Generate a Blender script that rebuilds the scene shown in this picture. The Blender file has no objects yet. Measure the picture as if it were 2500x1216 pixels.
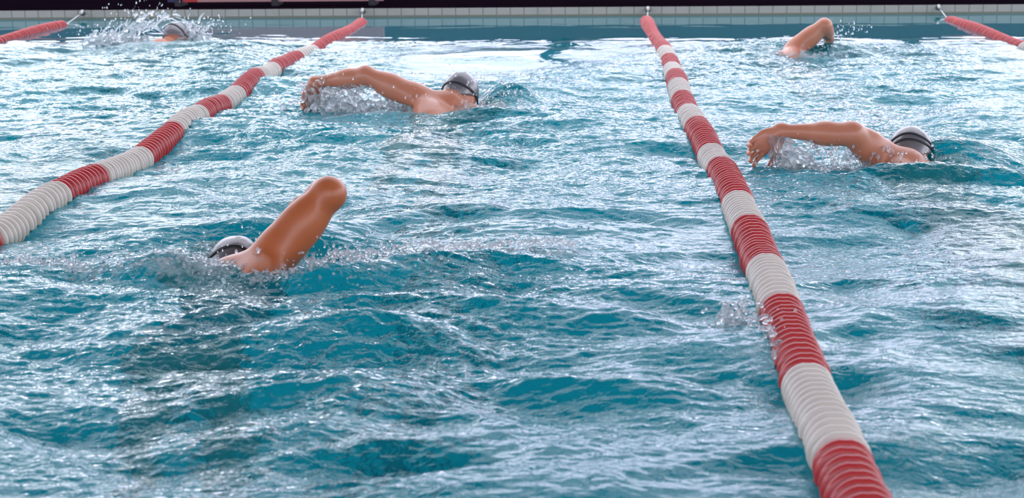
import bpy, bmesh, math, random
import numpy as np
from mathutils import Vector, Matrix

# ------------------------------------------------------------------ camera, sky, exposure
scn = bpy.context.scene
COL = scn.collection
YAW, PITCH, ROLL = -0.0506662, 0.2366625, -0.0103963
CX, CH = -0.529229, 1.13309
cam_d = bpy.data.cameras.new('camera')
cam = bpy.data.objects.new('camera', cam_d)
COL.objects.link(cam)
scn.camera = cam
cam_d.sensor_width = 36.0
cam_d.lens = 3700.0 / 2500.0 * 36.0
cam_d.clip_end = 200
fw = Vector((math.sin(YAW) * math.cos(PITCH), math.cos(YAW) * math.cos(PITCH), -math.sin(PITCH)))
rt = Vector((math.cos(YAW), -math.sin(YAW), 0))
up = rt.cross(fw)
r2 = math.cos(ROLL) * rt + math.sin(ROLL) * up
u2 = -math.sin(ROLL) * rt + math.cos(ROLL) * up
M = Matrix((r2, u2, -fw)).transposed().to_4x4()
M.translation = (CX, 0, CH)
cam.matrix_world = M
cam_d.dof.use_dof = True
cam_d.dof.focus_distance = 5.9
cam_d.dof.aperture_fstop = 5.0

world = bpy.data.worlds.new('world')
scn.world = world
world.use_nodes = True
wn = world.node_tree.nodes
wl = world.node_tree.links
bg = wn['Background']
g_tc = wn.new('ShaderNodeTexCoord')
g_noise = wn.new('ShaderNodeTexNoise')
g_noise.inputs['Scale'].default_value = 2.2
g_noise.inputs['Detail'].default_value = 3
g_ramp = wn.new('ShaderNodeValToRGB')
g_ramp.color_ramp.elements[0].position = 0.32
g_ramp.color_ramp.elements[0].color = (0.60, 0.60, 0.84, 1)
g_ramp.color_ramp.elements[1].position = 0.62
g_ramp.color_ramp.elements[1].color = (0.88, 0.93, 1.0, 1)
wl.new(g_tc.outputs['Generated'], g_noise.inputs['Vector'])
wl.new(g_noise.outputs['Fac'], g_ramp.inputs['Fac'])
wl.new(g_ramp.outputs['Color'], bg.inputs['Color'])
bg.inputs['Strength'].default_value = 4.7

scn.view_settings.view_transform = 'Standard'
scn.view_settings.look = 'None'
scn.view_settings.gamma = 1.0
scn.view_settings.use_curve_mapping = False
scn.view_settings.exposure = 0.0
scn.cycles.max_bounces = 10
scn.cycles.transmission_bounces = 8
scn.cycles.glossy_bounces = 4
scn.cycles.diffuse_bounces = 3
scn.cycles.sample_clamp_indirect = 6.0
scn.cycles.caustics_reflective = False
scn.cycles.caustics_refractive = True
scn.cycles.blur_glossy = 0.5

# ------------------------------------------------------------------ helpers
def tag(o, label=None, cat=None, group=None, kind=None):
    if label: o['label'] = label
    if cat: o['category'] = cat
    if group: o['group'] = group
    if kind: o['kind'] = kind
    return o

def empty(name, loc, rz=0.0):
    o = bpy.data.objects.new(name, None)
    o.location = loc
    o.rotation_euler = (0, 0, rz)
    o.empty_display_size = 0.1
    COL.objects.link(o)
    return o

def mesh_obj(name, verts, faces, mat, parent=None, smooth=True, offset=None):
    """faces: (n,3) / (n,4) int array or list; offset = world location of the parent's base"""
    me = bpy.data.meshes.new(name)
    v = np.asarray(verts, dtype=np.float32)
    if offset is not None:
        v = v - np.asarray(offset, dtype=np.float32)
    if isinstance(faces, np.ndarray):
        n, k = faces.shape
        me.vertices.add(len(v))
        me.vertices.foreach_set('co', v.ravel())
        me.loops.add(n * k)
        me.loops.foreach_set('vertex_index', faces.astype(np.int32).ravel())
        me.polygons.add(n)
        me.polygons.foreach_set('loop_start', np.arange(0, n * k, k, dtype=np.int32))
        me.polygons.foreach_set('loop_total', np.full(n, k, dtype=np.int32))
        me.update(calc_edges=True)
    else:
        me.from_pydata([tuple(map(float, q)) for q in v], [], faces)
        me.update()
    me.polygons.foreach_set('use_smooth', np.full(len(me.polygons), smooth, dtype=bool))
    o = bpy.data.objects.new(name, me)
    COL.objects.link(o)
    if mat: me.materials.append(mat)
    if parent: o.parent = parent
    return o

class MB:
    def __init__(s): s.v, s.f = [], []
    def box(s, x0, y0, z0, x1, y1, z1):
        b = len(s.v)
        s.v += [(x0, y0, z0), (x1, y0, z0), (x1, y1, z0), (x0, y1, z0), (x0, y0, z1), (x1, y0, z1), (x1, y1, z1), (x0, y1, z1)]
        s.f += [tuple(b + i for i in q) for q in ((0, 3, 2, 1), (4, 5, 6, 7), (0, 1, 5, 4), (1, 2, 6, 5), (2, 3, 7, 6), (3, 0, 4, 7))]
        return s
    def build(s, name, mat, parent=None, offset=None, smooth=False):
        return mesh_obj(name, s.v, s.f, mat, parent, smooth, offset)

def struct(o): o['kind'] = 'structure'; return o

def newmat(name):
    m = bpy.data.materials.new(name)
    m.use_nodes = True
    nt = m.node_tree
    return m, nt, nt.nodes['Principled BSDF'], nt.nodes['Material Output']

def simple(name, col, rough=0.5, metallic=0.0, spec=0.5, coat=0.0, noise=None):
    m, nt, p, out = newmat(name)
    p.inputs['Base Color'].default_value = (*col, 1)
    p.inputs['Roughness'].default_value = rough
    p.inputs['Metallic'].default_value = metallic
    p.inputs['Specular IOR Level'].default_value = spec
    p.inputs['Coat Weight'].default_value = coat
    p.inputs['Coat Roughness'].default_value = 0.08
    if noise:
        col2, sc = noise
        tc = nt.nodes.new('ShaderNodeTexCoord'); n = nt.nodes.new('ShaderNodeTexNoise'); mx = nt.nodes.new('ShaderNodeMix')
        mx.data_type = 'RGBA'
        n.inputs['Scale'].default_value = sc; n.inputs['Detail'].default_value = 4
        nt.links.new(tc.outputs['Object'], n.inputs['Vector'])
        nt.links.new(n.outputs['Fac'], mx.inputs['Factor'])
        mx.inputs['A'].default_value = (*col, 1); mx.inputs['B'].default_value = (*col2, 1)
        nt.links.new(mx.outputs['Result'], p.inputs['Base Color'])
    return m

def tiles(name, col, grout, pitch_u, pitch_v, axes, rough=0.3, stain=None, joint=0.05):
    """square glazed tiles: grid lines from object coordinates"""
    m, nt, p, out = newmat(name)
    N, L = nt.nodes, nt.links
    tc = N.new('ShaderNodeTexCoord'); sp = N.new('ShaderNodeSeparateXYZ')
    L.new(tc.outputs['Object'], sp.inputs[0])
    masks = []
    for ax, pt in zip(axes, (pitch_u, pitch_v)):
        d = N.new('ShaderNodeMath'); d.operation = 'DIVIDE'; d.inputs[1].default_value = pt
        L.new(sp.outputs[ax], d.inputs[0])
        fr = N.new('ShaderNodeMath'); fr.operation = 'FRACT'; L.new(d.outputs[0], fr.inputs[0])
        c = N.new('ShaderNodeMath'); c.operation = 'COMPARE'; c.inputs[1].default_value = 0.5
        c.inputs[2].default_value = 0.5 - joint
        L.new(fr.outputs[0], c.inputs[0]); masks.append(c)
    mul = N.new('ShaderNodeMath'); mul.operation = 'MULTIPLY'
    L.new(masks[0].outputs[0], mul.inputs[0]); L.new(masks[1].outputs[0], mul.inputs[1])
    nz = N.new('ShaderNodeTexNoise'); nz.inputs['Scale'].default_value = 3.0; nz.inputs['Detail'].default_value = 5
    L.new(tc.outputs['Object'], nz.inputs['Vector'])
    v = N.new('ShaderNodeMix'); v.data_type = 'RGBA'
    v.inputs['A'].default_value = (*col, 1)
    v.inputs['B'].default_value = (*(stain or [c * 0.85 for c in col]), 1)
    rp = N.new('ShaderNodeMapRange'); rp.inputs[1].default_value = 0.5; rp.inputs[2].default_value = 0.75
    L.new(nz.outputs['Fac'], rp.inputs[0]); L.new(rp.outputs[0], v.inputs['Factor'])
    mx = N.new('ShaderNodeMix'); mx.data_type = 'RGBA'
    mx.inputs['A'].default_value = (*grout, 1)
    L.new(v.outputs['Result'], mx.inputs['B']); L.new(mul.outputs[0], mx.inputs['Factor'])
    L.new(mx.outputs['Result'], p.inputs['Base Color'])
    p.inputs['Roughness'].default_value = rough
    return m

# ------------------------------------------------------------------ noise and the wave field
RNG = np.random.RandomState(7)
PERM = RNG.permutation(512)
GA = RNG.rand(512) * 2 * np.pi
GX, GY = np.cos(GA), np.sin(GA)
def perlin(x, y, seed=0):
    xi = np.floor(x).astype(np.int64); yi = np.floor(y).astype(np.int64)
    xf = x - xi; yf = y - yi
    u = xf * xf * xf * (xf * (xf * 6 - 15) + 10); v = yf * yf * yf * (yf * (yf * 6 - 15) + 10)
    def g(ix, iy, dx, dy):
        h = PERM[(PERM[(ix + seed * 37) & 511] + iy + seed * 91) & 511]
        return GX[h] * dx + GY[h] * dy
    a = g(xi, yi, xf, yf); b = g(xi + 1, yi, xf - 1, yf)
    c = g(xi, yi + 1, xf, yf - 1); d = g(xi + 1, yi + 1, xf - 1, yf - 1)
    return (a + (b - a) * u) * (1 - v) + (c + (d - c) * u) * v      # about -0.7 .. 0.7

def gauss(X, Y, cx, cy, sx, sy, rot=0.0):
    c, s = math.cos(rot), math.sin(rot)
    dx, dy = X - cx, Y - cy
    a = (dx * c + dy * s) / sx; b = (-dx * s + dy * c) / sy
    return np.exp(-0.5 * (a * a + b * b))

def sstep(a, b, t):
    t = np.clip((t - a) / (b - a), 0, 1)
    return t * t * (3 - 2 * t)

# water pushed up beside the swimmers: cx, cy, sx, sy, height, rotation
MOUNDS = [
    (-0.96, 7.86, 0.12, 0.11, 0.085, -0.3), (-0.84, 7.88, 0.12, 0.09, 0.06, 0), (-1.30, 7.42, 0.20, 0.08, 0.035, 0), (-1.05, 7.40, 0.16, 0.07, 0.04, 0.1), (-0.55, 7.2, 0.30, 0.08, 0.03, 0.3),
    (-1.70, 7.45, 0.22, 0.07, 0.02, 0),
    (0.95, 6.12, 0.10, 0.10, 0.085, -0.4), (1.14, 6.12, 0.16, 0.09, 0.04, 0), (0.72, 5.76, 0.20, 0.05, 0.04, 0), (1.0, 5.74, 0.28, 0.05, 0.03, 0), (0.35, 5.72, 0.2, 0.05, 0.015, 0),
    (-1.30, 4.27, 0.07, 0.04, 0.030, 0.3), (-1.16, 4.27, 0.13, 0.05, 0.055, 0.1), (-1.02, 4.38, 0.15, 0.06, 0.045, 0.1), (-0.80, 4.45, 0.14, 0.05, 0.035, 0.1), (-1.76, 4.32, 0.10, 0.05, 0.035, 0), (-2.1, 4.38, 0.18, 0.06, 0.03, 0),
    (-1.78, 4.75, 0.28, 0.13, 0.055, 0), (-1.45, 4.82, 0.3, 0.12, 0.03, 0),
    (-1.12, 3.68, 0.16, 0.07, 0.055, -0.15), (-1.52, 3.80, 0.12, 0.06, 0.03, 0.2), (-0.75, 3.95, 0.18, 0.05, 0.035, 0), (-1.30, 3.48, 0.3, 0.05, -0.03, 0),
    (-1.25, 3.22, 0.25, 0.06, 0.025, 0), (-1.05, 2.95, 0.2, 0.05, 0.02, 0),
    (0.95, 10.30, 0.25, 0.12, 0.03, 0), (0.62, 10.5, 0.25, 0.12, 0.04, 0), (1.25, 10.35, 0.3, 0.1, 0.03, 0),
    (-3.55, 10.8, 0.4, 0.12, 0.03, 0), (-3.05, 10.9, 0.4, 0.2, 0.04, 0), (-3.8, 11.15, 0.25, 0.15, 0.04, 0),
    (-0.45, 3.85, 0.20, 0.07, 0.04, 0.0), (-0.25, 3.62, 0.2, 0.05, 0.025, 0.1), (-0.55, 3.30, 0.22, 0.05, 0.03, 0), (0.75, 3.55, 0.3, 0.08, 0.05, 0.1), (1.0, 3.4, 0.3, 0.06, 0.03, 0),
    (-2.2, 3.5, 0.25, 0.06, 0.03, 0), (0.55, 5.2, 0.22, 0.07, 0.03, 0), (-1.9, 6.0, 0.3, 0.08, 0.025, 0), (-2.0, 7.0, 0.35, 0.1, 0.03, 0),
]
# where the surface is broken up: cx, cy, sx, sy, amount
ROUGH = [(-1.25, 7.3, 0.8, 0.6, 1.0), (-1.3, 6.2, 0.8, 0.9, 0.35), (0.8, 5.9, 0.7, 0.5, 1.0), (-1.4, 4.1, 0.8, 0.6, 1.0), (-1.2, 3.2, 0.6, 0.5, 0.6),
         (0.95, 10.1, 0.9, 0.7, 0.8), (0.5, 9.4, 0.9, 0.7, 0.5), (-3.5, 10.6, 1.1, 0.7, 0.8), (-3.2, 9.0, 1.0, 1.0, 0.7), (-3.3, 7.6, 1.2, 1.0, 0.6), (1.2, 8.0, 1.2, 1.2, 0.45)]
FOAM = [(-1.55, 7.50, 0.30, 0.08, 1.0), (-1.20, 7.44, 0.22, 0.06, 0.8), (-0.95, 7.52, 0.16, 0.06, 0.7), (0.55, 5.86, 0.30, 0.07, 0.7), (0.85, 5.82, 0.25, 0.05, 0.5),
        (-1.72, 4.30, 0.20, 0.05, 0.9), (-2.1, 4.36, 0.25, 0.07, 0.6), (-1.15, 4.30, 0.25, 0.05, 0.5), (-0.82, 4.50, 0.28, 0.045, 0.8), (-0.6, 4.56, 0.1, 0.04, 0.6),
        (-1.35, 4.02, 0.20, 0.05, 0.5), (-1.65, 3.85, 0.18, 0.06, 0.5), (-0.12, 3.85, 0.10, 0.12, 0.6), (-0.1, 3.5, 0.08, 0.10, 0.5), (0.15, 2.95, 0.08, 0.10, 0.5),
        (-3.65, 10.85, 0.35, 0.14, 0.9), (-3.2, 10.95, 0.25, 0.12, 0.6), (0.85, 10.10, 0.20, 0.08, 0.9), (1.0, 3.05, 0.3, 0.06, 0.3), (-2.9, 8.9, 0.6, 0.4, 0.2)]

SW = []
rs = np.random.RandomState(21)
for i in range(26):
    lam = 0.45 * (4.2 ** rs.rand()); th = rs.rand() * 2 * np.pi
    SW.append((2 * np.pi / lam * math.cos(th), 2 * np.pi / lam * math.sin(th), rs.rand() * 6.28, 0.0026 * (lam / 0.9) ** 0.9))

def calm(X, Y):
    c = 1.12 * gauss(X, Y, -0.95, 10.2, 1.15, 0.95) + 0.75 * sstep(11.0, 12.2, Y) + 0.8 * gauss(X, Y, 2.3, 9.3, 0.8, 1.6)
    for (cx, cy, sx, sy, a) in ROUGH:
        c = c - a * gauss(X, Y, cx, cy, sx, sy) * 0.8
    c = np.maximum(c, 0.97 * sstep(10.6, 11.6, Y + 0.25 * perlin(X * 1.5, Y * 1.5, 13)) * (1 - 0.8 * gauss(X, Y, -3.6, 10.8, 0.7, 0.5)))
    return np.clip(c, 0, 0.97)

def swell(X, Y):
    h = np.zeros_like(X)
    for (kx, ky, ph, a) in SW:
        h += 1.35 * a * np.sin(kx * X + ky * Y + ph)
    c = calm(X, Y)
    near_wall = sstep(9.9, 11.3, Y + 0.15 * X)
    return h * (1 - 0.55 * c) * (1 - 0.94 * near_wall)

def height(X, Y, fine=True):
    c = calm(X, Y); k = 1 - c
    r = np.zeros_like(X)
    for (cx, cy, sx, sy, a) in ROUGH: r += a * gauss(X, Y, cx, cy, sx, sy)
    r = np.clip(r, 0, 1)
    h = swell(X, Y)
    wx = X + 0.10 * perlin(X * 2.1 + 3, Y * 2.1, 1); wy = Y + 0.10 * perlin(X * 2.3, Y * 2.3 + 9, 2)
    n1 = perlin(wx * 2.3, wy * 4.4, 3)
    h = h + k * 0.032 * ((0.35 - np.abs(n1)) * 1.0 + n1 * 0.9)
    n2 = perlin(wx * 4.6 + 5, wy * 9.0, 4)
    h = h + k * (0.6 + 0.7 * r) * 0.0135 * ((0.3 - np.abs(n2)) * 0.9 + n2 * 0.9)
    for (cx, cy, sx, sy, a, rot) in MOUNDS:
        h = h + a * gauss(wx, wy, cx, cy, sx, sy, rot)
    if fine:
        n3 = perlin(wx * 10, wy * 19 + 4, 5)
        h = h + k * (0.5 + 1.0 * r) * 0.0052 * ((0.3 - np.abs(n3)) * 0.8 + n3 * 1.0)
        n4 = perlin(wx * 21 + 0.35 * n3, wy * 38, 6)
        h = h + k * (0.45 + 1.0 * r) * 0.0030 * n4 * 1.7
        n5 = perlin(X * 46, Y * 78, 8)
        h = h + k * (0.35 + 1.2 * r) * 0.0012 * n5 * 1.8
    # the wall and the ropes calm the water a little
    h = h * (1 - 0.7 * sstep(12.5, 13.3, Y))
    return h

def hz(x, y, fine=False):
    return float(height(np.array([float(x)]), np.array([float(y)]), fine)[0])

# ------------------------------------------------------------------ implicit surfaces -> mesh
def surface_nets(F, ax, ay, az):
    """F: field (<0 inside) on a rectilinear grid"""
    S = F < 0
    nx, ny, nz = F.shape
    cs = np.zeros((nx - 1, ny - 1, nz - 1), np.int8)
    for dx in (0, 1):
        for dy in (0, 1):
            for dz in (0, 1):
                cs += S[dx:nx - 1 + dx, dy:ny - 1 + dy, dz:nz - 1 + dz]
    act = (cs > 0) & (cs < 8)
    idx = np.full(act.shape, -1, np.int64)
    I = np.argwhere(act)
    idx[act] = np.arange(len(I))
    acc = np.zeros((len(I), 3)); cnt = np.zeros(len(I))
    A = (ax, ay, az)
    corners = [(a, b, c) for a in (0, 1) for b in (0, 1) for c in (0, 1)]
    for p in corners:
        for d in range(3):
            if p[d]: continue
            q = list(p); q[d] = 1
            fa = F[I[:, 0] + p[0], I[:, 1] + p[1], I[:, 2] + p[2]].astype(np.float64)
            fb = F[I[:, 0] + q[0], I[:, 1] + q[1], I[:, 2] + q[2]].astype(np.float64)
            m = (fa < 0) != (fb < 0)
            t = fa[m] / (fa[m] - fb[m])
            pt = np.stack([A[j][I[m, j] + p[j]] for j in range(3)], 1)
            pt[:, d] += t * (A[d][I[m, d] + 1] - A[d][I[m, d]])
            acc[m] += pt; cnt[m] += 1
    V = acc / cnt[:, None]
    faces = []
    for d in range(3):
        sl0 = [slice(1, -1)] * 3; sl1 = [slice(1, -1)] * 3
        sl0[d] = slice(0, -1); sl1[d] = slice(1, None)
        a = S[tuple(sl0)]; b = S[tuple(sl1)]
        ch = np.argwhere(a != b)
        flip = b[ch[:, 0], ch[:, 1], ch[:, 2]]
        base = ch.copy()
        e1, e2 = [j for j in range(3) if j != d]
        base[:, e1] += 1; base[:, e2] += 1
        def cell(o1, o2):
            q = base.copy(); q[:, e1] -= o1; q[:, e2] -= o2
            return idx[q[:, 0], q[:, 1], q[:, 2]]
        quad = np.stack([cell(1, 1), cell(0, 1), cell(0, 0), cell(1, 0)], 1)
        if d == 1: flip = ~flip
        quad[flip] = quad[flip][:, ::-1]
        faces.append(quad)
    return V, np.concatenate(faces)

def smooth_mesh(V, Fq, it=2, lam=0.5):
    n = len(V)
    for _ in range(it):
        acc = np.zeros_like(V); cnt = np.zeros(n)
        for a, b in ((0, 1), (1, 2), (2, 3), (3, 0)):
            np.add.at(acc, Fq[:, a], V[Fq[:, b]]); np.add.at(cnt, Fq[:, a], 1)
        V = V * (1 - lam) + lam * acc / np.maximum(cnt, 1)[:, None]
    return V

class Field:
    def __init__(s, lo, hi, h, fine=()):
        """fine: list of (axis, lo, hi, step)"""
        s.ax = []
        for d in range(3):
            pts = [lo[d]]
            while pts[-1] < hi[d]:
                st = h
                for (lo_, hi_, hf) in fine:
                    if lo_[d] <= pts[-1] <= hi_[d]: st = min(st, hf)
                pts.append(pts[-1] + st)
            s.ax.append(np.array(pts))
        s.F = np.full([len(a) for a in s.ax], 0.5, np.float32)
    def box(s, lo, hi):
        r = []
        for d in range(3):
            i0 = max(0, np.searchsorted(s.ax[d], lo[d]) - 1); i1 = min(len(s.ax[d]), np.searchsorted(s.ax[d], hi[d]) + 1)
            if i1 <= i0: return None
            r.append(slice(i0, i1))
        G = np.meshgrid(*[s.ax[d][r[d]] for d in range(3)], indexing='ij', sparse=True)
        return tuple(r), G
    def put(s, r, D, k):
        A = s.F[r]
        if k <= 0:
            s.F[r] = np.minimum(A, D)
        else:
            hh = np.clip(0.5 + 0.5 * (A - D) / k, 0, 1)
            s.F[r] = A * (1 - hh) + D * hh - k * hh * (1 - hh)
    def cone(s, a, b, ra, rb, k=0.02, flat=None):
        """tapered capsule, flat=(unit dir, factor) squashes it along dir"""
        a = np.asarray(a, float); b = np.asarray(b, float)
        mg = max(ra, rb) * 1.25 + k + 0.02
        q = s.box(np.minimum(a, b) - mg, np.maximum(a, b) + mg)
        if q is None: return
        r, (X, Y, Z) = q
        ab = b - a; L2 = max(ab @ ab, 1e-9)
        px, py, pz = X - a[0], Y - a[1], Z - a[2]
        t = np.clip((px * ab[0] + py * ab[1] + pz * ab[2]) / L2, 0, 1)
        dx, dy, dz = px - t * ab[0], py - t * ab[1], pz - t * ab[2]
        d2 = dx * dx + dy * dy + dz * dz
        if flat is not None:
            n, fct = flat; n = np.asarray(n, float); n = n / np.linalg.norm(n)
            dn = dx * n[0] + dy * n[1] + dz * n[2]
            d2 = d2 - dn * dn + (dn / fct) ** 2
        D = (np.sqrt(d2) - (ra + (rb - ra) * t)).astype(np.float32)
        if flat is not None: D *= min(1.0, 0.5 + 0.5 * flat[1])
        s.put(r, D, k)
    def ell(s, c, axes, R, k=0.02, sub=False):
        """ellipsoid; axes = 3 unit vectors (rows), R = radii"""
        c = np.asarray(c, float); axes = np.asarray(axes, float)
        mg = max(R) * 1.1 + k + 0.02
        q = s.box(c - mg, c + mg)
        if q is None: return
        r, (X, Y, Z) = q
        px, py, pz = X - c[0], Y - c[1], Z - c[2]
        k0 = 0; k1 = 0
        for i in range(3):
            w = (px * axes[i][0] + py * axes[i][1] + pz * axes[i][2])
            k0 = k0 + (w / R[i]) ** 2; k1 = k1 + (w / R[i] ** 2) ** 2
        k0 = np.sqrt(k0); k1 = np.sqrt(k1) + 1e-9
        D = (k0 * (k0 - 1) / k1).astype(np.float32)
        if sub:
            A = s.F[r]; hh = np.clip(0.5 - 0.5 * (A + D) / k, 0, 1)
            s.F[r] = A * (1 - hh) - D * hh + k * hh * (1 - hh)
        else: s.put(r, D, k)
    def mesh(s, it=2):
        s.F[0], s.F[-1], s.F[:, 0], s.F[:, -1], s.F[:, :, 0], s.F[:, :, -1] = .1, .1, .1, .1, .1, .1
        V, Q = surface_nets(s.F, *s.ax)
        return smooth_mesh(V, Q, it), Q

def unit(v):
    v = np.asarray(v, float); return v / (np.linalg.norm(v) + 1e-12)

def tube(path, rad, seg=8, flat=1.0, normals=None, closed=False):
    """sweep an elliptical section along a path; normals = outward direction at each point"""
    P = [np.asarray(p, float) for p in path]; n = len(P)
    V = []; Fc = []
    for i in range(n):
        t = unit(P[(i + 1) % n] - P[i - 1]) if closed else unit(P[min(i + 1, n - 1)] - P[max(i - 1, 0)])
        nn = unit(normals[i]) if normals is not None else (unit(np.cross(t, (0.3, 0.2, 1))))
        b = unit(np.cross(t, nn)); nn = np.cross(b, t)
        rr = rad[i] if hasattr(rad, '__len__') else rad
        for k in range(seg):
            a = 2 * math.pi * k / seg
            V.append(P[i] + rr * (math.cos(a) * b + math.sin(a) * nn * flat))
    for i in range(n if closed else n - 1):
        for k in range(seg):
            a = i * seg + k; b_ = i * seg + (k + 1) % seg
            c = ((i + 1) % n) * seg + (k + 1) % seg; d = ((i + 1) % n) * seg + k
            Fc.append((a, b_, c, d))
    if not closed:
        Fc.append(tuple(range(seg))[::-1]); Fc.append(tuple((n - 1) * seg + k for k in range(seg)))
    return V, Fc

# ------------------------------------------------------------------ materials
def water_material():
    m, nt, p, out = newmat('pool_water')
    N, L = nt.nodes, nt.links
    N.remove(p)
    tc = N.new('ShaderNodeTexCoord')
    # fine capillary ripples
    mp = N.new('ShaderNodeMapping'); mp.inputs['Scale'].default_value = (0.75, 1.35, 1.0)
    L.new(tc.outputs['Object'], mp.inputs['Vector'])
    n1 = N.new('ShaderNodeTexNoise'); n1.inputs['Scale'].default_value = 26; n1.inputs['Detail'].default_value = 3.0; n1.inputs['Roughness'].default_value = 0.55
    n1.inputs['Distortion'].default_value = 0.6
    L.new(mp.outputs[0], n1.inputs['Vector'])
    at = N.new('ShaderNodeAttribute'); at.attribute_name = 'chop'
    b1 = N.new('ShaderNodeBump'); b1.inputs['Distance'].default_value = 0.012
    L.new(at.outputs['Fac'], b1.inputs['Strength'])
    L.new(n1.outputs['Fac'], b1.inputs['Height'])
    gl = N.new('ShaderNodeBsdfGlossy'); gl.inputs['Roughness'].default_value = 0.035
    gl.inputs['Color'].default_value = (1, 1, 1, 1)
    rf = N.new('ShaderNodeBsdfRefraction'); rf.inputs['IOR'].default_value = 1.333; rf.inputs['Roughness'].default_value = 0.0
    rf.inputs['Color'].default_value = (0.36, 0.93, 0.98, 1)
    fr = N.new('ShaderNodeFresnel'); fr.inputs['IOR'].default_value = 1.333
    for x in (gl, rf, fr): L.new(b1.outputs[0], x.inputs['Normal'])
    mx = N.new('ShaderNodeMixShader')
    tb = N.new('ShaderNodeBsdfDiffuse'); tb.inputs['Color'].default_value = (0.002, 0.33, 0.41, 1)
    tm = N.new('ShaderNodeMixShader'); tm.inputs[0].default_value = 0.36
    L.new(rf.outputs[0], tm.inputs[1]); L.new(tb.outputs[0], tm.inputs[2])
    L.new(fr.outputs[0], mx.inputs[0]); L.new(tm.outputs[0], mx.inputs[1]); L.new(gl.outputs[0], mx.inputs[2])
    # air bubbles whipped into the water around the swimmers
    fo = N.new('ShaderNodeAttribute'); fo.attribute_name = 'foam'
    n2 = N.new('ShaderNodeTexNoise'); n2.inputs['Scale'].default_value = 34; n2.inputs['Detail'].default_value = 6; n2.inputs['Distortion'].default_value = 1.0
    L.new(tc.outputs['Object'], n2.inputs['Vector'])
    ad = N.new('ShaderNodeMath'); ad.operation = 'MULTIPLY_ADD'; ad.inputs[1].default_value = 1.7; ad.inputs[2].default_value = -0.95
    L.new(n2.outputs['Fac'], ad.inputs[0])
    a2 = N.new('ShaderNodeMath'); a2.operation = 'ADD'; L.new(ad.outputs[0], a2.inputs[0]); L.new(fo.outputs['Fac'], a2.inputs[1])
    a3 = N.new('ShaderNodeMapRange'); a3.inputs[1].default_value = 0.25; a3.inputs[2].default_value = 1.1; a3.inputs[4].default_value = 0.62
    L.new(a2.outputs[0], a3.inputs[0])
    df = N.new('ShaderNodeBsdfDiffuse'); df.inputs['Color'].default_value = (0.62, 0.70, 0.70, 1)
    L.new(b1.outputs[0], df.inputs['Normal'])
    m2 = N.new('ShaderNodeMixShader')
    L.new(a3.outputs[0], m2.inputs[0]); L.new(mx.outputs[0], m2.inputs[1]); L.new(df.outputs[0], m2.inputs[2])
    L.new(m2.outputs[0], out.inputs['Surface'])
    return m

def splash_material():
    m, nt, p, out = newmat('splashing_water')
    N, L = nt.nodes, nt.links
    N.remove(p)
    gl = N.new('ShaderNodeBsdfGlass'); gl.inputs['IOR'].default_value = 1.333; gl.inputs['Roughness'].default_value = 0.02
    df = N.new('ShaderNodeBsdfDiffuse'); df.inputs['Color'].default_value = (0.88, 0.92, 0.95, 1)
    tr = N.new('ShaderNodeBsdfTranslucent'); tr.inputs['Color'].default_value = (0.88, 0.92, 0.95, 1)
    tc = N.new('ShaderNodeTexCoord'); nz = N.new('ShaderNodeTexNoise'); nz.inputs['Scale'].default_value = 130; nz.inputs['Detail'].default_value = 2
    bp = N.new('ShaderNodeBump'); bp.inputs['Strength'].default_value = 0.8; bp.inputs['Distance'].default_value = 0.006
    L.new(tc.outputs['Object'], nz.inputs['Vector']); L.new(nz.outputs['Fac'], bp.inputs['Height'])
    L.new(bp.outputs[0], gl.inputs['Normal']); L.new(bp.outputs[0], df.inputs['Normal'])
    m1 = N.new('ShaderNodeMixShader'); m1.inputs[0].default_value = 0.5
    L.new(df.outputs[0], m1.inputs[1]); L.new(tr.outputs[0], m1.inputs[2])
    m2 = N.new('ShaderNodeMixShader'); m2.inputs[0].default_value = 0.24
    L.new(gl.outputs[0], m2.inputs[1]); L.new(m1.outputs[0], m2.inputs[2])
    L.new(m2.outputs[0], out.inputs['Surface'])
    return m

def skin_material(name, col, col2):
    m, nt, p, out = newmat(name)
    N, L = nt.nodes, nt.links
    tc = N.new('ShaderNodeTexCoord')
    n = N.new('ShaderNodeTexNoise'); n.inputs['Scale'].default_value = 9; n.inputs['Detail'].default_value = 5
    L.new(tc.outputs['Object'], n.inputs['Vector'])
    mx = N.new('ShaderNodeMix'); mx.data_type = 'RGBA'
    mx.inputs['A'].default_value = (*col, 1); mx.inputs['B'].default_value = (*col2, 1)
    L.new(n.outputs['Fac'], mx.inputs['Factor'])
    L.new(mx.outputs['Result'], p.inputs['Base Color'])
    p.inputs['Roughness'].default_value = 0.42
    p.inputs['Subsurface Weight'].default_value = 0.12
    p.inputs['Subsurface Radius'].default_value = (0.02, 0.008, 0.004)
    p.inputs['Subsurface Scale'].default_value = 0.5
    p.inputs['Coat Weight'].default_value = 0.35
    p.inputs['Coat Roughness'].default_value = 0.18
    p.inputs['Coat IOR'].default_value = 1.33
    nb = N.new('ShaderNodeTexNoise'); nb.inputs['Scale'].default_value = 120; nb.inputs['Detail'].default_value = 3
    L.new(tc.outputs['Object'], nb.inputs['Vector'])
    b = N.new('ShaderNodeBump'); b.inputs['Strength'].default_value = 0.25; b.inputs['Distance'].default_value = 0.002
    L.new(nb.outputs['Fac'], b.inputs['Height']); L.new(b.outputs[0], p.inputs['Normal']); L.new(b.outputs[0], p.inputs['Coat Normal'])
    return m

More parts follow.
